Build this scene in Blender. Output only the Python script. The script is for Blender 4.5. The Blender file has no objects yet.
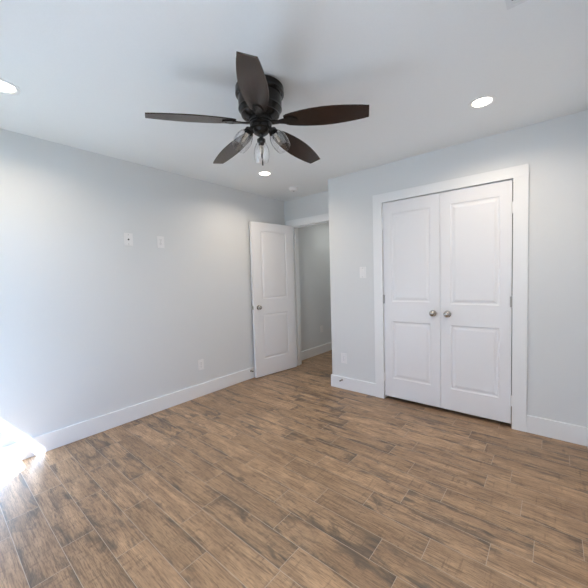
import bpy, bmesh, math, random
from mathutils import Vector, Matrix
random.seed(7)
sc = bpy.context.scene
COL = sc.collection
R = math.radians
PI = math.pi

# ------------------------------------------------------------------ camera
H = 2.44
yaw, pitch, roll = R(39.8563), R(-2.8938), R(-1.6548)
fwd = Vector((-math.sin(yaw) * math.cos(pitch), math.cos(yaw) * math.cos(pitch), math.sin(pitch)))
rgt = Vector((math.cos(yaw), math.sin(yaw), 0))
up = rgt.cross(fwd)
r2 = math.cos(roll) * rgt + math.sin(roll) * up
u2 = -math.sin(roll) * rgt + math.cos(roll) * up
cam_d = bpy.data.cameras.new('camera')
cam = bpy.data.objects.new('camera', cam_d)
COL.objects.link(cam)
m = Matrix((r2, u2, -fwd)).transposed().to_4x4()
m.translation = Vector((3.0606, -3.098, 1.3047))
cam.matrix_world = m
cam_d.sensor_fit = 'HORIZONTAL'
cam_d.sensor_width = 36.0
cam_d.lens = 36.0 * 310.924 / 588.0
cam_d.clip_start = 0.02
sc.camera = cam

# ------------------------------------------------------------------ world, sun, window light
SUN_DIR = Vector((-1.0, 0.97, -1.31)).normalized()
SUN_STRENGTH = 84.0
SKY_STRENGTH = 0.32
CEIL_LAMP_W = 6.1
HALL_FILL_W = 3.0  # strength of the hallway lamp added out of view as fill
world = bpy.data.worlds.new('daylight')
sc.world = world
world.use_nodes = True
wn = world.node_tree.nodes
wl = world.node_tree.links
wn.clear()
wo = wn.new('ShaderNodeOutputWorld')
bg = wn.new('ShaderNodeBackground')
sky = wn.new('ShaderNodeTexSky')
sky.sky_type = 'NISHITA'
sky.sun_disc = False
sky.sun_elevation = R(43)
sky.sun_rotation = R(134)
sky.air_density = 1.0
sky.dust_density = 2.0
tint = wn.new('ShaderNodeMix')
tint.data_type = 'RGBA'
tint.blend_type = 'MULTIPLY'
tint.inputs[0].default_value = 1.0
tint.inputs[7].default_value = (0.40, 0.90, 1.75, 1)
wl.new(sky.outputs[0], tint.inputs[6])
wl.new(tint.outputs[2], bg.inputs[0])
bg.inputs[1].default_value = SKY_STRENGTH
wl.new(bg.outputs[0], wo.inputs[0])

sun_d = bpy.data.lights.new('sun', 'SUN')
sun_d.energy = SUN_STRENGTH
sun_d.angle = R(0.6)
sun_d.color = (0.74, 0.93, 1.20)
sun = bpy.data.objects.new('sun', sun_d)
COL.objects.link(sun)
sun.rotation_euler = SUN_DIR.to_track_quat('-Z', 'Y').to_euler()
sun.location = (5, -8, 8)

sc.view_settings.view_transform = 'Standard'
sc.view_settings.look = 'None'
sc.view_settings.gamma = 1.0
sc.view_settings.use_curve_mapping = False
sc.view_settings.exposure = 0.19
sc.cycles.max_bounces = 12
sc.cycles.diffuse_bounces = 8
sc.cycles.transparent_max_bounces = 16
sc.cycles.use_guiding = True
sc.cycles.use_surface_guiding = True
sc.cycles.caustics_reflective = False
sc.cycles.caustics_refractive = False
sc.cycles.sample_clamp_indirect = 20.0

# ------------------------------------------------------------------ materials
def new_mat(name):
    mt = bpy.data.materials.new(name)
    mt.use_nodes = True
    nt = mt.node_tree
    bs = nt.nodes['Principled BSDF']
    return mt, nt, bs

def paint(name, col, rough=0.6, bump=0.0, scale=120.0, metallic=0.0, vary=0.02, spec=0.5):
    mt, nt, bs = new_mat(name)
    N, L = nt.nodes, nt.links
    tc = N.new('ShaderNodeTexCoord')
    nz = N.new('ShaderNodeTexNoise')
    nz.inputs['Scale'].default_value = scale
    nz.inputs['Detail'].default_value = 3
    L.new(tc.outputs['Object'], nz.inputs['Vector'])
    mx = N.new('ShaderNodeMix')
    mx.data_type = 'RGBA'
    mx.inputs[6].default_value = tuple(c * (1 - vary) for c in col) + (1,)
    mx.inputs[7].default_value = tuple(min(1, c * (1 + vary)) for c in col) + (1,)
    L.new(nz.outputs['Fac'], mx.inputs[0])
    L.new(mx.outputs[2], bs.inputs['Base Color'])
    bs.inputs['Roughness'].default_value = rough
    bs.inputs['Metallic'].default_value = metallic
    bs.inputs['Specular IOR Level'].default_value = spec
    if bump:
        bp = N.new('ShaderNodeBump')
        bp.inputs['Strength'].default_value = bump
        bp.inputs['Distance'].default_value = 0.002
        L.new(nz.outputs['Fac'], bp.inputs['Height'])
        L.new(bp.outputs[0], bs.inputs['Normal'])
    return mt

M_WALL = paint('wall_paint', (0.712, 0.731, 0.744), 0.75, 0.25, 160, spec=0.3)
M_CEIL = paint('ceiling_paint', (0.812, 0.836, 0.850), 0.85, 0.25, 140, spec=0.2)
M_TRIM = paint('trim_paint', (0.83, 0.845, 0.86), 0.42, 0.0, 60, vary=0.008)
M_DOOR = paint('door_paint', (0.81, 0.815, 0.84), 0.42, 0.0, 60, vary=0.008)
M_PLATE = paint('plate_plastic', (0.82, 0.82, 0.83), 0.35, 0.0, 60, vary=0.005)
M_SLOT = paint('slot_dark', (0.03, 0.03, 0.03), 0.6)
M_GREYSLOT = paint('slot_grey', (0.25, 0.25, 0.26), 0.6)
M_NICKEL = paint('brushed_nickel', (0.50, 0.48, 0.45), 0.24, 0.0, 200, metallic=1.0)
M_HINGE = paint('hinge_grey', (0.42, 0.42, 0.43), 0.5)
M_BRONZE = paint('black_bronze', (0.008, 0.0078, 0.0078), 0.24, 0.0, 80, metallic=0.0, vary=0.2, spec=0.4)
M_RUBBER = paint('rubber', (0.06, 0.06, 0.06), 0.7)
M_BULB = paint('bulb_glass', (0.85, 0.82, 0.76), 0.25)
M_BRASS = paint('brass', (0.55, 0.45, 0.28), 0.35, metallic=1.0)
M_CLOSET_SHADE = paint('closet_shade_grey', (0.25, 0.25, 0.25), 0.9)  # grey stands in for the shade inside the closet
M_GROUND = paint('outside_ground', (0.08, 0.085, 0.06), 0.95, 0, 3, vary=0.3)
M_SUN_BLOCK = paint('sun_block_paint', (0.6, 0.6, 0.58), 0.8)
M_VENT = paint('vent_paint', (0.72, 0.74, 0.76), 0.45)

def clear_glass(name, tint=(1, 1, 1), edge=0.5, base=0.03):
    mt = bpy.data.materials.new(name)
    mt.use_nodes = True
    N, L = mt.node_tree.nodes, mt.node_tree.links
    N.clear()
    out = N.new('ShaderNodeOutputMaterial')
    tr = N.new('ShaderNodeBsdfTransparent')
    tr.inputs[0].default_value = tint + (1,)
    gl = N.new('ShaderNodeBsdfGlossy')
    gl.inputs['Roughness'].default_value = 0.03
    lw = N.new('ShaderNodeLayerWeight')
    lw.inputs['Blend'].default_value = 0.5
    pw = N.new('ShaderNodeMath'); pw.operation = 'POWER'; pw.inputs[1].default_value = 4.0
    L.new(lw.outputs['Facing'], pw.inputs[0])
    fr = N.new('ShaderNodeMath'); fr.operation = 'MULTIPLY_ADD'
    fr.inputs[1].default_value = edge; fr.inputs[2].default_value = base
    L.new(pw.outputs[0], fr.inputs[0])
    mx = N.new('ShaderNodeMixShader')
    L.new(fr.outputs[0], mx.inputs[0])
    L.new(tr.outputs[0], mx.inputs[1])
    L.new(gl.outputs[0], mx.inputs[2])
    L.new(mx.outputs[0], out.inputs[0])
    return mt
M_PANE = clear_glass('window_glass')
M_SHADE = clear_glass('shade_glass', (0.995, 0.995, 1.0), 0.75, 0.10)
M_BULBGLASS = clear_glass('bulb_clear_glass', (0.95, 0.90, 0.82), 0.6, 0.12)

def fabric(name, col, trans):
    mt = bpy.data.materials.new(name)
    mt.use_nodes = True
    N, L = mt.node_tree.nodes, mt.node_tree.links
    N.clear()
    out = N.new('ShaderNodeOutputMaterial')
    df = N.new('ShaderNodeBsdfDiffuse'); df.inputs[0].default_value = col + (1,)
    tl = N.new('ShaderNodeBsdfTranslucent'); tl.inputs[0].default_value = col + (1,)
    mx = N.new('ShaderNodeMixShader'); mx.inputs[0].default_value = trans
    L.new(df.outputs[0], mx.inputs[1]); L.new(tl.outputs[0], mx.inputs[2]); L.new(mx.outputs[0], out.inputs[0])
    return mt
M_FABRIC = fabric('shade_fabric', (0.93, 0.87, 0.80), 0.225)  # diffuses sun through the added fill window

def emitter(name, col, strength):
    mt, nt, bs = new_mat(name)
    bs.inputs['Base Color'].default_value = (0.9, 0.9, 0.88, 1)
    bs.inputs['Emission Color'].default_value = col + (1,)
    bs.inputs['Emission Strength'].default_value = strength
    return mt
M_LENS = emitter('lamp_lens', (1.0, 0.90, 0.76), 9.0)

def plank_mat():
    mt, nt, bs = new_mat('wood_look_tile')
    N, L = nt.nodes, nt.links
    def node(t, **kw):
        n = N.new(t)
        for k, v in kw.items():
            setattr(n, k, v)
        return n
    def math_(op, a, b=None, c=None):
        n = node('ShaderNodeMath', operation=op)
        for i, v in enumerate((a, b, c)):
            if v is None:
                continue
            if isinstance(v, (int, float)):
                n.inputs[i].default_value = v
            else:
                L.new(v, n.inputs[i])
        return n.outputs[0]
    def mix(fac, a, b, mode='MIX'):
        n = node('ShaderNodeMix', data_type='RGBA', blend_type=mode)
        for i, v in ((0, fac), (6, a), (7, b)):
            if isinstance(v, (int, float)):
                n.inputs[i].default_value = v
            elif isinstance(v, tuple):
                n.inputs[i].default_value = v + (1,)
            else:
                L.new(v, n.inputs[i])
        return n.outputs[2]
    def ramp(x, lo, hi):
        n = node('ShaderNodeMapRange', interpolation_type='SMOOTHSTEP')
        L.new(x, n.inputs[0])
        n.inputs[1].default_value = lo
        n.inputs[2].default_value = hi
        return n.outputs[0]
    tc = node('ShaderNodeTexCoord')
    rnd = node('ShaderNodeUVMap', uv_map='random')
    loc = node('ShaderNodeUVMap', uv_map='local')
    sr = node('ShaderNodeSeparateXYZ'); L.new(rnd.outputs[0], sr.inputs[0])
    sl = node('ShaderNodeSeparateXYZ'); L.new(loc.outputs[0], sl.inputs[0])
    off = node('ShaderNodeCombineXYZ')
    L.new(math_('MULTIPLY', sr.outputs[0], 37.0), off.inputs[0])
    L.new(math_('MULTIPLY', sr.outputs[1], 23.0), off.inputs[1])
    L.new(math_('MULTIPLY', sr.outputs[0], 11.0), off.inputs[2])
    pos = node('ShaderNodeVectorMath', operation='ADD')
    L.new(tc.outputs['Object'], pos.inputs[0]); L.new(off.outputs[0], pos.inputs[1])
    def noise(sx, sy, detail=4, rough=0.55, dist=0.0):
        mp = node('ShaderNodeMapping')
        mp.inputs['Scale'].default_value = (sx, sy, 1)
        L.new(pos.outputs[0], mp.inputs[0])
        nz = node('ShaderNodeTexNoise')
        nz.inputs['Scale'].default_value = 1.0
        nz.inputs['Detail'].default_value = detail
        nz.inputs['Roughness'].default_value = rough
        nz.inputs['Distortion'].default_value = dist
        L.new(mp.outputs[0], nz.inputs['Vector'])
        return nz.outputs['Fac']
    grain = noise(6, 100, 5, 0.7, 0.3)
    fine = noise(26, 300, 3, 0.6)
    broad = noise(2.2, 9, 4, 0.55, 1.2)
    blotch = noise(3.6, 11.5, 6, 0.66, 1.0)
    saw = noise(60, 5, 2, 0.5)
    streak = noise(1.8, 34, 5, 0.65, 0.5)
    light = (0.47, 0.298, 0.165)
    mid = (0.320, 0.200, 0.112)
    deep = (0.115, 0.074, 0.047)
    c = mix(ramp(broad, 0.34, 0.66), mid, light)
    c = mix(math_('MULTIPLY', ramp(streak, 0.46, 0.74), 0.48), c, deep)
    c = mix(math_('MULTIPLY', ramp(grain, 0.47, 0.66), 0.62), c, deep)
    c = mix(math_('MULTIPLY', ramp(fine, 0.46, 0.66), 0.55), c, deep)
    # growth of the weathered grey-black patches, thicker along edges and ends of a plank
    ey = math_('ABSOLUTE', math_('SUBTRACT', math_('MULTIPLY', sl.outputs[1], 2.0), 1.0))
    ex = math_('ABSOLUTE', math_('SUBTRACT', math_('MULTIPLY', sl.outputs[0], 2.0), 1.0))
    edge = math_('MAXIMUM', math_('MULTIPLY', ramp(ey, 0.35, 1.0), 0.12), math_('MULTIPLY', ramp(ex, 0.6, 1.0), 0.08))
    amt = math_('ADD', math_('ADD', blotch, edge), math_('MULTIPLY', math_('SUBTRACT', sr.outputs[1], 0.5), 0.16))
    dark = math_('MULTIPLY', ramp(amt, 0.535, 0.77), math_('MULTIPLY_ADD', grain, 0.9, 0.35))
    c = mix(dark, c, (0.078, 0.064, 0.053))
    sawm = math_('MULTIPLY', ramp(saw, 0.55, 0.72), math_('MULTIPLY', ramp(blotch, 0.42, 0.55), 0.45))
    c = mix(sawm, c, deep)
    hv = node('ShaderNodeHueSaturation')
    L.new(c, hv.inputs['Color'])
    L.new(math_('ADD', math_('MULTIPLY', sr.outputs[0], 0.30), 0.95), hv.inputs['Value'])
    hv.inputs['Saturation'].default_value = 0.95
    L.new(hv.outputs[0], bs.inputs['Base Color'])
    L.new(math_('ADD', math_('MULTIPLY', grain, 0.15), 0.34), bs.inputs['Roughness'])
    bs.inputs['Specular IOR Level'].default_value = 0.5
    bp = node('ShaderNodeBump')
    bp.inputs['Strength'].default_value = 0.25
    bp.inputs['Distance'].default_value = 0.0015
    L.new(math_('ADD', grain, math_('MULTIPLY', fine, 0.5)), bp.inputs['Height'])
    L.new(bp.outputs[0], bs.inputs['Normal'])
    return mt
M_PLANK = plank_mat()
M_GROUT = paint('grout', (0.50, 0.42, 0.34), 0.9, 0.0, 90, vary=0.06)

def blade_mat():
    mt, nt, bs = new_mat('walnut_blade')
    N, L = nt.nodes, nt.links
    tc = N.new('ShaderNodeTexCoord')
    mp = N.new('ShaderNodeMapping')
    mp.inputs['Scale'].default_value = (3.5, 38, 20)
    L.new(tc.outputs['Object'], mp.inputs[0])
    nz = N.new('ShaderNodeTexNoise')
    nz.inputs['Scale'].default_value = 1.0
    nz.inputs['Detail'].default_value = 5
    nz.inputs['Distortion'].default_value = 0.5
    L.new(mp.outputs[0], nz.inputs['Vector'])
    cr = N.new('ShaderNodeValToRGB')
    cr.color_ramp.elements[0].position = 0.33
    cr.color_ramp.elements[0].color = (0.008, 0.0045, 0.004, 1)
    cr.color_ramp.elements[1].position = 0.72
    cr.color_ramp.elements[1].color = (0.038, 0.016, 0.010, 1)
    L.new(nz.outputs['Fac'], cr.inputs[0])
    L.new(cr.outputs[0], bs.inputs['Base Color'])
    bs.inputs['Roughness'].default_value = 0.27
    return mt
M_BLADE = blade_mat()

# ------------------------------------------------------------------ mesh helpers
def box(bm, lo, hi, bev=0.0):
    lo, hi = Vector(lo), Vector(hi)
    ret = bmesh.ops.create_cube(bm, size=1.0, matrix=Matrix.Translation((lo + hi) / 2) @ Matrix.Diagonal((hi - lo)).to_4x4())
    if bev:
        es = list({e for v in ret['verts'] for e in v.link_edges})
        bmesh.ops.bevel(bm, geom=es, offset=bev, segments=2, affect='EDGES', profile=0.6)

def lathe(bm, prof, mat=None, n=40, caps=True):
    """prof: (radius, z) list, revolved around local z; mat places it."""
    mat = mat or Matrix()
    rings = []
    for r, z in prof:
        if r < 1e-6:
            rings.append([bm.verts.new(mat @ Vector((0, 0, z)))])
        else:
            rings.append([bm.verts.new(mat @ Vector((r * math.cos(2 * PI * i / n), r * math.sin(2 * PI * i / n), z))) for i in range(n)])
    for a, b in zip(rings, rings[1:]):
        for i in range(n):
            j = (i + 1) % n
            if len(a) == 1 and len(b) == 1:
                continue
            if len(a) == 1:
                bm.faces.new((a[0], b[i], b[j]))
            elif len(b) == 1:
                bm.faces.new((a[i], a[j], b[0]))
            else:
                bm.faces.new((a[i], a[j], b[j], b[i]))

def tube(bm, pts, rad, n=10):
    pts = [Vector(p) for p in pts]
    rads = rad if isinstance(rad, (list, tuple)) else [rad] * len(pts)
    rings = []
    for i, p in enumerate(pts):
        d = (pts[min(i + 1, len(pts) - 1)] - pts[max(i - 1, 0)]).normalized()
        q = d.to_track_quat('Z', 'Y')
        rings.append([bm.verts.new(p + q @ Vector((rads[i] * math.cos(2 * PI * k / n), rads[i] * math.sin(2 * PI * k / n), 0))) for k in range(n)])
    for a, b in zip(rings, rings[1:]):
        for k in range(n):
            bm.faces.new((a[k], a[(k + 1) % n], b[(k + 1) % n], b[k]))
    bm.faces.new(rings[0][::-1])
    bm.faces.new(rings[-1])

def obj(name, bm, mat, parent=None, smooth=False, loc=None, rot=None):
    me = bpy.data.meshes.new(name)
    bmesh.ops.recalc_face_normals(bm, faces=bm.faces)
    bm.to_mesh(me)
    bm.free()
    for mt in (mat if isinstance(mat, (list, tuple)) else [mat]):
        me.materials.append(mt)
    if smooth:
        me.shade_smooth()
        try:
            me.set_sharp_from_angle(angle=R(35))
        except Exception:
            pass
    o = bpy.data.objects.new(name, me)
    COL.objects.link(o)
    if parent is not None:
        o.parent = parent
    if loc is not None:
        o.location = loc
    if rot is not None:
        o.rotation_euler = rot
    return o

def tag(o, label, cat, group=None, kind=None):
    o['label'] = label
    o['category'] = cat
    if group:
        o['group'] = group
    if kind:
        o['kind'] = kind
    return o

def thing(name, label, cat, loc=(0, 0, 0), rotz=0.0, group=None, kind=None):
    o = bpy.data.objects.new(name, None)
    o.empty_display_size = 0.1
    COL.objects.link(o)
    o.location = loc
    o.rotation_euler = (0, 0, rotz)
    return tag(o, label, cat, group, kind)

def dup(root, loc, rotz, label):
    r = root.copy()
    COL.objects.link(r)
    r.location = loc
    r.rotation_euler = (0, 0, rotz)
    r['label'] = label
    for ch in list(root.children):
        c = ch.copy()
        COL.objects.link(c)
        c.parent = r
        for g in list(ch.children):
            d = g.copy()
            COL.objects.link(d)
            d.parent = c
    return r

def struct(name, boxes, mat, label, cat, bev=0.0):
    bm = bmesh.new()
    for lo, hi in boxes:
        box(bm, lo, hi, bev)
    return tag(obj(name, bm, mat), label, cat, kind='structure')

# ------------------------------------------------------------------ room shell
XR = 3.283        # right wall face
YB = -3.40        # back wall face (behind the camera)
XP = 1.038        # corner where the closet wall ends
YD = 0.40         # wall that holds the entry doorway
WT = 0.12         # partition thickness
HALL_Y = 2.7
CLX0, CLX1, CLZ = 1.693, 2.8065, 2.056       # closet opening
CAX0, CAX1, CAZ = 1.597, 2.906, 2.1446       # closet casing outside
DX0, DX1, DZ = 0.140, 0.862, 2.05            # entry opening
WX0, WX1, WZ0, WZ1 = 0.26, 1.030, 0.16, 2.06  # window opening

VX0, VX1, VZ0, VZ1 = 1.86, 2.94, 0.55, 2.05    # opening of the added fill window

# floor: one quad per tile over a bed of grout
ROW = 0.146
PL = 0.604
known = {-1: 0.90, 0: 0.745, 1: 0.600, 2: 0.880, 3: 1.19, 4: 0.33, 5: 1.528, 6: 1.955, 7: 1.823, 8: 1.405,
         9: 1.640, 10: 1.801, 11: 2.583, 12: 2.340, 13: 2.755, 14: 2.873}
bm = bmesh.new()
uv_r = bm.loops.layers.uv.new('random')
uv_l = bm.loops.layers.uv.new('local')
GW = 0.0011
k = -4
while -2.870 + ROW * k < HALL_Y:
    y0 = -2.870 + ROW * k
    y1 = y0 + ROW
    ya, yb = max(y0, YB - 0.02), min(y1, HALL_Y + 0.02)
    offx = known.get(k, random.uniform(0, PL)) % PL
    x = offx - PL - 0.61
    while x < XR + 0.05:
        xa, xb = max(x, -0.03), min(x + PL, XR + 0.03)
        if xb - xa > 0.01 and yb > ya:
            vs = [bm.verts.new((px, py, 0.0)) for px, py in ((xa + GW, ya + GW), (xb - GW, ya + GW), (xb - GW, yb - GW), (xa + GW, yb - GW))]
            f = bm.faces.new(vs)
            a, b = random.random(), random.random()
            for lp in f.loops:
                lp[uv_r].uv = (a, b)
                lp[uv_l].uv = ((lp.vert.co.x - x) / PL, (lp.vert.co.y - y0) / ROW)
        x += PL
    k += 1
n_plank = len(bm.faces)
box(bm, (-0.12, YB - 0.12, -0.06), (XR + 0.12, HALL_Y + 0.12, -0.0008))
for f in list(bm.faces)[n_plank:]:
    f.material_index = 1
floor = obj('floor', bm, [M_PLANK, M_GROUT])
tag(floor, 'brown weathered wood-look plank tile floor with pale grout lines', 'floor', kind='structure')

struct('ceiling', [((-0.12, YB - 0.12, H), (XR + 0.12, HALL_Y + 0.12, H + 0.1))], M_CEIL,
       'white ceiling over the bedroom holding the black fan', 'ceiling')
struct('wall_left', [((-0.12, YB - 0.12, 0), (0, HALL_Y + 0.12, H))], M_WALL,
       'pale grey left wall with two wall plates and an outlet', 'wall')
struct('wall_right', [((XR, YB - 0.12, 0), (XR + 0.12, 0.75, H))], M_WALL,
       'pale grey wall at the right edge beside the camera', 'wall')
struct('wall_far', [((XP, 0, 0), (CLX0 - 0.02, WT, H)), ((CLX1 + 0.02, 0, 0), (XR, WT, H)), ((CLX0 - 0.02, 0, CLZ + 0.02), (CLX1 + 0.02, WT, H))], M_WALL,
       'pale grey wall around the white double closet doors', 'wall')
struct('wall_alcove', [((XP, WT, 0), (XP + WT, YD, H))], M_WALL, 'pale grey return wall at the side of the entry alcove', 'wall')
struct('wall_doorway', [((0, YD, 0), (DX0 - 0.02, YD + WT, H)), ((DX1 + 0.02, YD, 0), (XP + WT, YD + WT, H)), ((DX0 - 0.02, YD, DZ + 0.02), (DX1 + 0.02, YD + WT, H))], M_WALL,
       'pale grey wall above and around the entry doorway', 'wall')
struct('wall_back', [((0, YB - 0.12, 0), (WX0, YB, H)), ((WX1, YB - 0.12, 0), (VX0, YB, H)), ((VX1, YB - 0.12, 0), (XR, YB, H)),
                     ((VX0, YB - 0.12, 0), (VX1, YB, VZ0)), ((VX0, YB - 0.12, VZ1), (VX1, YB, H)),
                     ((WX0, YB - 0.12, 0), (WX1, YB, WZ0)), ((WX0, YB - 0.12, WZ1), (WX1, YB, H))], M_WALL,
       'pale grey window wall behind the camera', 'wall')
struct('wall_hall', [((XP + WT - 0.06, YD + WT, 0), (XP + WT, HALL_Y, H)), ((0, HALL_Y, 0), (XP + WT, HALL_Y + 0.12, H))], M_WALL,
       'shaded grey hallway walls seen beyond the entry doorway', 'wall')
struct('wall_closet', [((XP + WT, 0.70, 0), (XR, 0.75, H))], M_CLOSET_SHADE, 'closet interior wall behind the double doors, its shade painted in grey', 'wall')

# baseboards: tall flat board with an eased top edge
BH, BT = 0.141, 0.015
def baseboard(name, runs, label):
    bm = bmesh.new()
    for lo, hi in runs:
        box(bm, lo, hi, 0.003)
    return tag(obj(name, bm, M_TRIM), label, 'baseboard', kind='structure')
baseboard('baseboard_left', [((0, YB + BT, 0), (BT, YD, BH))], 'tall white baseboard along the left wall')
baseboard('baseboard_hall', [((0, YD + WT, 0), (BT, HALL_Y, BH))], 'white baseboard inside the hallway beyond the doorway')
baseboard('baseboard_far', [((XP - BT, -BT, 0), (CAX0, 0, BH)), ((XP - BT, -0.004, 0), (XP, YD, BH)), ((CAX1, -BT, 0), (XR - BT, 0, BH))],
          'white baseboard on both sides of the closet')
baseboard('baseboard_right', [((XR - BT, YB + BT, 0), (XR, 0, BH))], 'white baseboard along the right wall')
baseboard('baseboard_back', [((0, YB, 0), (XR, YB + BT, BH))], 'white baseboard under the window wall behind the camera')

# closet casing and jamb
CT = 0.018
def casing(name, x0, x1, zt, ox0, ox1, oz, yface, jamb_y, label):
    bm = bmesh.new()
    box(bm, (x0, yface - CT, 0), (ox0, yface, oz), 0.002)
    box(bm, (ox1, yface - CT, 0), (x1, yface, oz), 0.002)
    box(bm, (x0, yface - CT, oz), (x1, yface, zt), 0.002)
    j = 0.018
    box(bm, (ox0 - j, yface, 0), (ox0, jamb_y, oz))
    box(bm, (ox1, yface, 0), (ox1 + j, jamb_y, oz))
    box(bm, (ox0 - j, yface, oz), (ox1 + j, jamb_y, oz + j))
    return bm
tag(obj('trim_1', casing('trim_1', CAX0, CAX1, CAZ, CLX0, CLX1, CLZ, 0.0, WT, ''), M_TRIM),
    'wide flat white casing around the closet doors', 'door trim', kind='structure')
bm = casing('trim_2', DX0 - 0.095, DX1 + 0.095, 2.1446, DX0, DX1, DZ, YD, YD + WT, '')
box(bm, (DX0 - 0.095, YD + WT, 0), (DX0, YD + WT + CT, DZ), 0.002)
box(bm, (DX1, YD + WT, 0), (DX1 + 0.095, YD + WT + CT, DZ), 0.002)
box(bm, (DX0 - 0.095, YD + WT, DZ), (DX1 + 0.095, YD + WT + CT, 2.1446), 0.002)
# stop strips inside the jamb
box(bm, (DX0, YD + 0.045, 0), (DX0 + 0.011, YD + 0.08, DZ))
box(bm, (DX1 - 0.011, YD + 0.045, 0), (DX1, YD + 0.08, DZ))
box(bm, (DX0, YD + 0.045, DZ - 0.011), (DX1, YD + 0.08, DZ))
tag(obj('trim_2', bm, M_TRIM), 'white casing and jamb around the open entry doorway', 'door trim', kind='structure')

# ------------------------------------------------------------------ panel doors
def slab(w, h, t, panels):
    """two-panel moulded door; local x along the width, z up, faces at y=0 and y=t"""
    bm = bmesh.new()
    xs = sorted({0, w} | {p[0] for p in panels} | {p[2] for p in panels})
    zs = sorted({0, h} | {p[1] for p in panels} | {p[3] for p in panels})
    for yf, s in ((0.0, 1), (t, -1)):
        for i in range(len(xs) - 1):
            for j in range(len(zs) - 1):
                x0, x1, z0, z1 = xs[i], xs[i + 1], zs[j], zs[j + 1]
                hit = any(abs(p[0] - x0) < 1e-6 and abs(p[1] - z0) < 1e-6 for p in panels)
                def ring(ins, dep):
                    return [bm.verts.new((a, yf + s * dep, b)) for a, b in ((x0 + ins, z0 + ins), (x1 - ins, z0 + ins), (x1 - ins, z1 - ins), (x0 + ins, z1 - ins))]
                if not hit:
                    bm.faces.new(ring(0, 0))
                    continue
                rs = [ring(0, 0), ring(0.006, 0.005), ring(0.013, 0.0062), ring(0.020, 0.006), ring(0.038, 0.0014), ring(0.043, 0.001)]
                for a, b in zip(rs, rs[1:]):
                    for q in range(4):
                        bm.faces.new((a[q], a[(q + 1) % 4], b[(q + 1) % 4], b[q]))
                bm.faces.new(rs[-1])
    box_pts = [(0, 0), (w, 0), (w, h), (0, h)]
    for q in range(4):
        a, b = box_pts[q], box_pts[(q + 1) % 4]
        bm.faces.new([bm.verts.new(v) for v in ((a[0], 0, a[1]), (b[0], 0, b[1]), (b[0], t, b[1]), (a[0], t, a[1]))])
    bmesh.ops.remove_doubles(bm, verts=bm.verts, dist=1e-5)
    return bm

def knob_bm(sgn=-1, depth=0.058, rad=0.0275):
    """rosette, neck and rounded knob pointing along sgn*y from the face at y=0"""
    mat = Matrix.Rotation(R(90) * (1 if sgn < 0 else -1), 4, 'X')
    bm = bmesh.new()
    prof = [(0, 0), (0.031, 0), (0.031, 0.003), (0.027, 0.007), (0.014, 0.009), (0.011, 0.012), (0.011, 0.022)]
    n = 12
    for i in range(n + 1):
        a = -PI / 2 + 0.55 + (PI - 0.55) * i / n
        prof.append((rad * math.cos(a) if i < n else 0, (depth - 0.020) + 0.020 * math.sin(a)))
    lathe(bm, prof, mat, 28)
    return bm

def hinge_bm(h=0.088):
    bm = bmesh.new()
    lathe(bm, [(0, -h / 2 - 0.004), (0.004, -h / 2 - 0.003), (0.0078, -h / 2), (0.0078, h / 2), (0.004, h / 2 + 0.003), (0, h / 2 + 0.004)], None, 12)
    box(bm, (-0.016, 0.002, -h / 2), (0.016, 0.0045, h / 2))
    return bm

def closet_door(name, x, w, panels, knob_x, hinge_x, label):
    z0 = 0.034
    root = thing(name, label, 'closet door', (x, 0.003, z0), kind='structure')
    obj('door_slab', slab(w, 2.05 - z0, 0.035, [(a - x, b - z0, c - x, d - z0) for a, b, c, d in panels]), M_DOOR, root)
    kn = obj('door_knob', knob_bm(-1), M_NICKEL, root, True, (knob_x - x, 0, 0.935 - z0))
    kn['label'] = 'round brushed nickel knob'
    for i, z in enumerate((0.235, 1.06, 1.825)):
        hb = hinge_bm()
        obj('hinge', hb, M_HINGE if i == 1 else M_TRIM, root, False, (hinge_x - x, -0.0085, z - z0))
    return root
closet_door('door_1', 1.698, 0.5505, [(1.788, 0.234, 2.163, 0.833), (1.788, 1.038, 2.163, 1.932)], 2.188, 1.6955,
            'left white two-panel closet door, the farther leaf of the pair')
closet_door('door_2', 2.2515, 0.5475, [(2.339, 0.234, 2.716, 0.833), (2.339, 1.026, 2.716, 1.934)], 2.314, 2.804,
            'right white two-panel closet door, the nearer leaf of the pair')

# entry door, swung open towards the left wall
TH = R(8.7)
DW = 0.716
root = thing('door_3', 'white two-panel entry door standing open against the left wall', 'door', (0.146, 0.372, 0.010), -PI / 2 - TH, kind='structure')
# local x runs from the hinge to the free edge, local +y is the side facing the room
sb = slab(DW, 2.04, 0.035, [(0.135, 0.225, 0.575, 0.83), (0.135, 1.03, 0.575, 1.93)])
obj('door_slab', sb, M_DOOR, root, False, (0.004, 0.005, 0))
kx = DW - 0.07
o = obj('door_knob', knob_bm(1), M_NICKEL, root, True, (kx, 0.040, 0.925)); o['label'] = 'round nickel knob facing the room'
o = obj('door_knob', knob_bm(-1, 0.046, 0.025), M_NICKEL, root, True, (kx, 0.005, 0.925)); o['label'] = 'nickel knob on the wall side'
bm = bmesh.new()
box(bm, (DW + 0.0035, 0.0105, -0.028), (DW + 0.0055, 0.0345, 0.028))
box(bm, (DW + 0.004, 0.017, -0.008), (DW + 0.013, 0.028, 0.008), 0.002)
obj('latch', bm, M_NICKEL, root, False, (0, 0, 0.925))
for z in (0.22, 1.05, 1.82):
    obj('hinge', hinge_bm(), M_TRIM, root, False, (-0.001, -0.001, z), (0, 0, R(45)))

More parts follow.
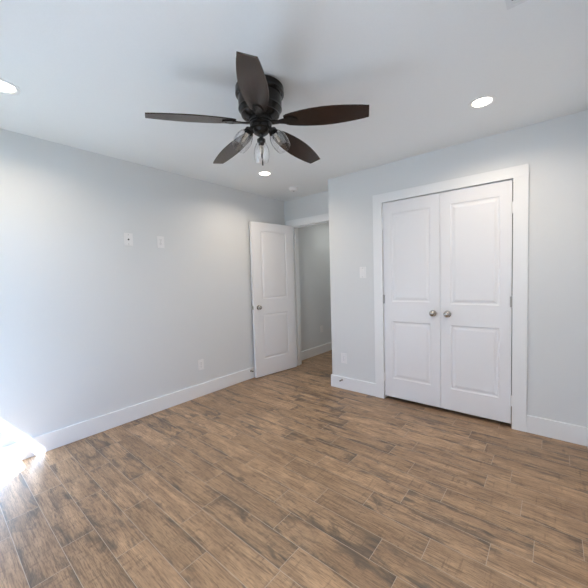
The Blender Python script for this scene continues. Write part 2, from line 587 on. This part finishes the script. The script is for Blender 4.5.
# ------------------------------------------------------------------ window behind the camera, added fill window, added sun-blocking eave, ground
wroot = thing('window_1', 'white single-hung window near the left corner of the window wall', 'window', (0, YB, 0), kind='structure')
bm = bmesh.new()
fw = 0.03
box(bm, (WX0, -0.115, WZ0), (WX0 + fw, -0.02, WZ1)); box(bm, (WX1 - 0.0235, -0.115, WZ0), (WX1, -0.02, WZ1))
box(bm, (WX0, -0.115, WZ1 - fw), (WX1, -0.02, WZ1)); box(bm, (WX0, -0.115, WZ0), (WX1, -0.02, WZ0 + fw))
obj('window_frame', bm, M_TRIM, wroot)
bm = bmesh.new()
box(bm, (WX0 + 0.01, -0.062, 1.089), (WX1 - 0.02, -0.036, 1.139)); box(bm, (WX0 + 0.01, -0.100, 1.089), (WX1 - 0.02, -0.066, 1.139))
obj('meeting_rail', bm, M_TRIM, wroot)
bm = bmesh.new()
box(bm, (WX0 + 0.02, -0.052, WZ0 + 0.02), (WX1 - 0.02, -0.048, 1.10)); box(bm, (WX0 + 0.02, -0.085, 1.12), (WX1 - 0.02, -0.081, WZ1 - 0.02))
obj('pane', bm, M_PANE, wroot)
bm = bmesh.new()
box(bm, (WX0 - 0.05, -0.02, WZ0 - 0.03), (WX1 + 0.05, 0.05, WZ0), 0.004)
obj('window_sill', bm, M_TRIM, wroot)
w2 = thing('fill_window_2', 'unseen window with a lowered white roller shade, added behind the camera for fill light', 'window', (0, YB, 0), kind='structure')  # added out of view as soft fill for closet wall and floor
bm = bmesh.new()
box(bm, (VX0, -0.115, VZ0), (VX0 + fw, -0.02, VZ1)); box(bm, (VX1 - fw, -0.115, VZ0), (VX1, -0.02, VZ1))
box(bm, (VX0, -0.115, VZ1 - fw), (VX1, -0.02, VZ1)); box(bm, (VX0, -0.115, VZ0), (VX1, -0.02, VZ0 + fw))
obj('window_frame', bm, M_TRIM, w2)
bm = bmesh.new()
box(bm, (VX0 + 0.02, -0.072, VZ0 + 0.02), (VX1 - 0.02, -0.068, VZ1 - 0.02))
obj('pane', bm, M_PANE, w2)
bm = bmesh.new()
vs = [bm.verts.new(v) for v in ((VX0 + 0.002, -0.012, VZ0 + 0.002), (VX1 - 0.002, -0.012, VZ0 + 0.002), (VX1 - 0.002, -0.012, VZ1 - 0.002), (VX0 + 0.002, -0.012, VZ1 - 0.002))]
bm.faces.new(vs)
obj('fill_roller_shade', bm, M_FABRIC, w2)
bm = bmesh.new()
box(bm, (VX0 - 0.05, -0.005, VZ0 - 0.03), (VX1 + 0.05, 0.05, VZ0), 0.004)
obj('window_sill', bm, M_TRIM, w2)
SUN_BLOCK_D = 0.80
ez = 1.17 + 1.35 * SUN_BLOCK_D
struct('sun_block_eave', [((-1.5, YB - SUN_BLOCK_D, ez), (2.05, YB - 0.12, ez + 0.12))], M_SUN_BLOCK, 'unseen eave slab added outside to block the high sun', 'sun blocker')  # slab added out of view to keep high sun off the first window
bm = bmesh.new()
box(bm, (-40, -60, -0.55), (40, 40, -0.45))
tag(obj('ground', bm, M_GROUND), 'plain ground outside the window', 'ground', kind='structure')

# ------------------------------------------------------------------ ceiling fan
FX, FY = 1.704, -1.738
fan = thing('ceiling_fan', 'black five-blade flush-mount ceiling fan with three clear glass light shades', 'ceiling fan', (FX, FY, H))
Z = lambda z: z - H
bm = bmesh.new()
lathe(bm, [(0, 0), (0.136, 0), (0.143, -0.006), (0.144, -0.040), (0.139, -0.046), (0.131, -0.050)], None, 56)
obj('ceiling_canopy', bm, M_BRONZE, fan, True)
bm = bmesh.new()
lathe(bm, [(0.128, -0.046), (0.128, -0.055), (0.130, -0.058), (0.127, -0.115), (0.129, -0.118), (0.129, -0.126), (0.124, -0.130), (0.116, -0.148),
           (0.113, -0.152), (0.113, -0.160), (0.098, -0.172), (0.070, -0.180), (0.070, -0.200), (0.0, -0.200)], None, 56)
obj('motor_housing', bm, M_BRONZE, fan, True)
bm = bmesh.new()
lathe(bm, [(0, -0.198), (0.063, -0.198), (0.066, -0.203), (0.066, -0.211), (0.060, -0.215), (0.054, -0.219), (0.054, -0.226), (0.058, -0.229), (0.058, -0.237),
           (0.050, -0.242), (0.048, -0.252), (0.042, -0.262), (0.030, -0.270), (0.014, -0.274), (0.010, -0.284), (0, -0.284)], None, 44)
obj('switch_housing', bm, M_BRONZE, fan, True)
bm = bmesh.new()
pr = [(0.007, -0.282)] + [(0.022 * math.sin(a), -0.306 + 0.024 * math.cos(a)) for a in [0.35 + (PI - 0.35) * i / 12 for i in range(12)]] + [(0, -0.330)]
lathe(bm, pr, None, 24)
obj('finial', bm, M_BRONZE, fan, True)

prof_w = [(0.150, 0.034), (0.165, 0.043), (0.20, 0.052), (0.26, 0.063), (0.32, 0.0695), (0.38, 0.072), (0.44, 0.070), (0.50, 0.064), (0.55, 0.057), (0.59, 0.050), (0.612, 0.0445), (0.622, 0.042)]
def blade_bm():
    bm = bmesh.new()
    up_, dn = [], []
    out = [(r, w) for r, w in prof_w] + [(r + (0.006 if r > 0.62 else 0), -w) for r, w in reversed(prof_w)]
    top = [bm.verts.new((r, w, 0.003)) for r, w in out]
    bot = [bm.verts.new((r, w, -0.003)) for r, w in out]
    n = len(prof_w)
    for i in range(n - 1):
        j = len(out) - 1 - i
        bm.faces.new((top[i], top[i + 1], top[j - 1], top[j]))
        bm.faces.new((bot[i], bot[j], bot[j - 1], bot[i + 1]))
    for i in range(len(out)):
        q = (i + 1) % len(out)
        bm.faces.new((top[i], bot[i], bot[q], top[q]))
    return bm
def iron_bm():
    bm = bmesh.new()
    # flat bracket under the blade root, forked at its end, with an arm back to the motor
    pts = [(0.070, 0.016), (0.115, 0.013), (0.145, 0.020), (0.175, 0.030), (0.205, 0.026), (0.225, 0.010)]
    t, b = [], []
    for r, w in pts:
        t.append((bm.verts.new((r, w, -0.0032)), bm.verts.new((r, -w, -0.0032))))
        b.append((bm.verts.new((r, w, -0.0095)), bm.verts.new((r, -w, -0.0095))))
    for i in range(len(pts) - 1):
        bm.faces.new((t[i][0], t[i + 1][0], t[i + 1][1], t[i][1]))
        bm.faces.new((b[i][0], b[i][1], b[i + 1][1], b[i + 1][0]))
        bm.faces.new((t[i][0], b[i][0], b[i + 1][0], t[i + 1][0]))
        bm.faces.new((t[i][1], t[i + 1][1], b[i + 1][1], b[i][1]))
    bm.faces.new((t[0][0], t[0][1], b[0][1], b[0][0]))
    bm.faces.new((t[-1][0], b[-1][0], b[-1][1], t[-1][1]))
    for r, w in ((0.165, 0.017), (0.165, -0.017), (0.205, 0.0)):
        lathe(bm, [(0, -0.0120), (0.004, -0.0115), (0.005, -0.0095)], Matrix.Translation((r, w, 0)), 10)
    return bm
bb = blade_bm()
b0 = obj('blade', bb, M_BLADE, fan)
i0 = obj('blade_bracket', iron_bm(), M_BRONZE, b0)
droop = math.atan2(0.044, 0.625)
for q, az in enumerate((238.8, 310.8, 22.8, 94.8, 166.8)):
    if q == 0:
        b = b0
    else:
        b = b0.copy(); COL.objects.link(b); b.parent = fan
        c = i0.copy(); COL.objects.link(c); c.parent = b
    mtx = Matrix.Translation((0, 0, Z(2.241))) @ Matrix.Rotation(R(az), 4, 'Z') @ Matrix.Rotation(droop, 4, 'Y') @ Matrix.Rotation(R(-12), 4, 'X') @ Matrix.Diagonal((1.014, 1.0, 1.0, 1.0))
    b.matrix_local = mtx

# three light sockets with clear bell shades
def shade_bm():
    bm = bmesh.new()
    o_ = [(0.0215, 0.000), (0.0225, 0.010), (0.032, 0.022), (0.0430, 0.042), (0.0490, 0.064), (0.0505, 0.084), (0.0490, 0.104), (0.0455, 0.122), (0.0425, 0.134)]
    i_ = [(r - 0.0022, z) for r, z in reversed(o_)]
    lathe(bm, o_ + i_ + [o_[0]], None, 40)
    return bm
def socket_bm():
    bm = bmesh.new()
    lathe(bm, [(0, -0.030), (0.010, -0.030), (0.010, -0.012), (0.019, -0.008), (0.0255, -0.003), (0.0265, 0.012), (0.0245, 0.014), (0.018, 0.014), (0.018, 0.030), (0, 0.030)], None, 28)
    return bm
def bulb_bm():
    bm = bmesh.new()
    lathe(bm, [(0, 0.028), (0.011, 0.028), (0.0115, 0.044), (0.0145, 0.054), (0.0150, 0.066), (0.012, 0.080), (0.006, 0.093), (0.002, 0.098), (0, 0.099)], None, 20)
    return bm
s0 = obj('light_socket', socket_bm(), M_BRONZE, fan, True)
g0 = obj('glass_shade', shade_bm(), M_SHADE, s0, True); g0['label'] = 'clear glass bell shade'
l0 = obj('light_bulb', bulb_bm(), M_BULBGLASS, s0, True)
bm = bmesh.new()
for q in range(4):
    a = q * PI / 2
    tube(bm, [(0.0045 * math.cos(a), 0.0045 * math.sin(a), 0.040), (0.0060 * math.cos(a), 0.0060 * math.sin(a), 0.084)], 0.0016, 6)
lathe(bm, [(0.0105, 0.029), (0.0105, 0.040), (0.004, 0.044), (0, 0.044)], None, 16)
f0 = obj('bulb_filament', bm, M_BULB, s0, True)
TILT = R(57)
for q, az in enumerate((15, 135, 255)):
    if q == 0:
        s = s0
    else:
        s = s0.copy(); COL.objects.link(s); s.parent = fan
        for ch in (g0, l0, f0):
            c = ch.copy(); COL.objects.link(c); c.parent = s
    d = Vector((math.cos(R(az)) * math.cos(TILT), math.sin(R(az)) * math.cos(TILT), -math.sin(TILT)))
    base = Vector((math.cos(R(az)) * 0.078, math.sin(R(az)) * 0.078, Z(2.176)))
    s.matrix_local = Matrix.Translation(base) @ d.to_track_quat('Z', 'Y').to_matrix().to_4x4()
# pull chains
for dx, dy, zt, zb in ((0.010, -0.004, 2.122, 1.985), (-0.006, 0.008, 2.115, 2.035)):
    bm = bmesh.new()
    z = zt
    while z > zb + 0.03:
        lathe(bm, [(0, 0.002), (0.0014, 0.0012), (0.0014, -0.0012), (0, -0.002)], Matrix.Translation((dx, dy, Z(z))), 6)
        z -= 0.0037
    lathe(bm, [(0, 0.032), (0.003, 0.030), (0.0042, 0.022), (0.0042, 0.006), (0.003, 0.001), (0, 0.0)], Matrix.Translation((dx, dy, Z(zb))), 12)
    obj('pull_chain', bm, M_BRONZE, fan, True)

# ------------------------------------------------------------------ recessed ceiling lights
def recessed(label, loc):
    t = thing('recessed_light', label, 'ceiling light', loc, 0, 'recessed lights in the bedroom ceiling')
    bm = bmesh.new()
    lathe(bm, [(0.056, -0.0008), (0.062, -0.005), (0.074, -0.005), (0.079, -0.003), (0.080, 0.0)], None, 48)
    obj('trim_ring', bm, M_TRIM, t, True)
    bm = bmesh.new()
    lathe(bm, [(0, -0.0012), (0.053, -0.0012), (0.055, -0.0014), (0.057, -0.0008)], None, 48)
    obj('lens', bm, M_LENS, t, True)['label'] = 'glowing warm white lens'
    return t
LP = [(2.684, -0.638), (0.664, -0.660), (0.650, -2.737), (2.684, -2.737)]
rl = recessed('lit round recessed light above the closet doors', (LP[0][0], LP[0][1], H))
dup(rl, (LP[1][0], LP[1][1], H), 0, 'lit round recessed light in front of the entry door, below the fan in view')
dup(rl, (LP[2][0], LP[2][1], H), 0, 'round recessed light cut by the left edge of the photo')
dup(rl, (LP[3][0], LP[3][1], H), 0, 'round recessed light overhead in the corner behind the camera')
dup(rl, (0.56, 1.45, H), 0, 'unseen recessed light added to brighten the hallway behind the doorway header')  # extra lamp, out of view, added to lift the hallway
for x, y in LP + [(0.56, 1.45)]:
    ld = bpy.data.lights.new('recessed_lamp', 'AREA')
    ld.shape = 'DISK'
    ld.size = 0.11
    ld.spread = R(152)
    ld.energy = CEIL_LAMP_W if y < 0.5 else HALL_FILL_W
    ld.color = (1.0, 0.85, 0.68) if y < 0.5 else (0.97, 0.98, 0.92)
    lo = bpy.data.objects.new('recessed_lamp', ld)
    COL.objects.link(lo)
    lo.location = (x, y, H - 0.0065)

# smoke detector
t = thing('smoke_detector', 'small round white smoke detector on the ceiling near the entry door', 'smoke detector', (0.530, -0.015, H))
bm = bmesh.new(); lathe(bm, [(0, 0), (0.062, 0), (0.062, -0.010), (0.058, -0.012)], None, 36); obj('base', bm, M_PLATE, t, True)
bm = bmesh.new(); lathe(bm, [(0.056, -0.010), (0.054, -0.022), (0.046, -0.032), (0.030, -0.036), (0, -0.037)], None, 36); obj('cover', bm, M_PLATE, t, True)
bm = bmesh.new(); lathe(bm, [(0, -0.039), (0.008, -0.039), (0.009, -0.035)], None, 16); obj('test_button', bm, M_GREYSLOT, t, True)

# ceiling register whose corner shows at the top edge
t = thing('air_vent', 'white ceiling air vent just showing at the top edge of the photo', 'air vent', (3.070, -1.483, H))
bm = bmesh.new()
box(bm, (-0.175, 0.055, -0.006), (0.175, 0.075, 0), 0.001); box(bm, (-0.175, -0.075, -0.006), (0.175, -0.055, 0), 0.001)
box(bm, (-0.175, -0.055, -0.006), (-0.155, 0.055, 0), 0.001); box(bm, (0.155, -0.055, -0.006), (0.175, 0.055, 0), 0.001)
obj('frame', bm, M_VENT, t)
bm = bmesh.new(); box(bm, (-0.156, -0.056, -0.0012), (0.156, 0.056, -0.0002)); obj('duct_shade', bm, M_SLOT, t)  # dark sheet painted for the shade behind the slats
for i in range(5):
    bm = bmesh.new(); box(bm, (-0.156, -0.0108, -0.0007), (0.156, 0.0108, 0.0007))
    obj('slat', bm, M_VENT, t, False, (0, -0.044 + 0.022 * i, -0.0040), (R(10), 0, 0))

# ------------------------------------------------------------------ wall plates, outlets and the switch
def plate(root, w=0.074, h=0.118):
    bm = bmesh.new(); box(bm, (-w / 2, -0.006, -h / 2), (w / 2, 0, h / 2), 0.0025)
    return obj('cover_plate', bm, M_PLATE, root)
def screws(root, zs):
    for z in zs:
        bm = bmesh.new(); lathe(bm, [(0, 0.0072), (0.003, 0.0068), (0.0035, 0.0055)], Matrix.Rotation(R(90), 4, 'X'), 10)
        obj('screw', bm, M_GREYSLOT, root, False, (0, 0, z))
def outlet(label, loc, rotz, group=None):
    t = thing('power_outlet', label, 'outlet', loc, rotz, group)
    plate(t)
    for z in (0.0195, -0.0195):
        bm = bmesh.new(); box(bm, (-0.0165, -0.0078, -0.0135), (0.0165, -0.004, 0.0135), 0.003)
        rc = obj('receptacle', bm, M_PLATE, t, False, (0, 0, z))
        bm = bmesh.new()
        for a, b in ((-0.0065, 0.004), (0.0065, 0.0035)):
            box(bm, (a - 0.0012, -0.0083, b - 0.004), (a + 0.0012, -0.0075, b + 0.004))
        lathe(bm, [(0, 0.0083), (0.0026, 0.0083), (0.0026, 0.0075)], Matrix.Translation((0, 0, -0.007)) @ Matrix.Rotation(R(90), 4, 'X'), 10)
        obj('slots', bm, M_GREYSLOT, rc)
    screws(t, (0,))
    return t
LW = PI / 2     # local -y faces the room (+x) on the left wall
c = thing('cable_plate', 'white cable jack plate high on left wall, the left of the upper two', 'wall plate', (0, -1.829, 1.712), LW)
plate(c, 0.080, 0.118)
bm = bmesh.new(); lathe(bm, [(0, 0.016), (0.0045, 0.016), (0.0050, 0.008), (0.0075, 0.008), (0.0075, 0.005)], Matrix.Rotation(R(90), 4, 'X'), 14); obj('coax_jack', bm, M_SLOT, c, True)
screws(c, (0.042, -0.042))
o1 = outlet('white power outlet high on left wall, right of the cable jack plate', (0, -1.518, 1.709), LW)
dup(o1, (0, -1.117, 0.357), LW, 'white power outlet low on the left wall above the baseboard')
dup(o1, (1.203, 0, 0.362), 0, 'white power outlet low on the wall left of the closet, below the switch')
dup(o1, (0, 1.285, 0.42), LW, 'white power outlet in the hallway half hidden by the wall corner')
s = thing('light_switch', 'white rocker light switch on the wall left of the closet casing', 'light switch', (1.463, 0, 1.346), 0)
plate(s, 0.074, 0.120)
bm = bmesh.new(); box(bm, (-0.0165, -0.0085, -0.033), (0.0165, -0.004, 0.033), 0.002); obj('rocker', bm, M_PLATE, s, False, None, (R(2), 0, 0))
screws(s, (0.048, -0.048))

# spring door stops on the baseboards
def stop(label, loc, rotz):
    t = thing('door_stop', label, 'door stop', loc, rotz)
    bm = bmesh.new(); lathe(bm, [(0, 0), (0.011, 0), (0.011, 0.004), (0.006, 0.008)], Matrix.Rotation(R(90), 4, 'X'), 16); obj('base', bm, M_NICKEL, t, True)
    bm = bmesh.new()
    tube(bm, [(0.0052 * math.cos(a), -0.006 - 0.034 * a / (18 * PI), 0.0052 * math.sin(a)) for a in [i * 0.5 for i in range(114)]], 0.0011, 6)
    obj('spring', bm, M_NICKEL, t, True)
    bm = bmesh.new(); lathe(bm, [(0.005, 0.037), (0.007, 0.040), (0.007, 0.049), (0.004, 0.052), (0, 0.052)], Matrix.Rotation(R(90), 4, 'X'), 14); obj('tip', bm, M_RUBBER, t, True)
    return t
stop('small spring door stop on baseboard left of the closet, under the outlet', (1.180, -BT, 0.106), 0)
t = stop('small spring door stop on left wall baseboard at the open door edge', (BT, -0.385, 0.105), LW)
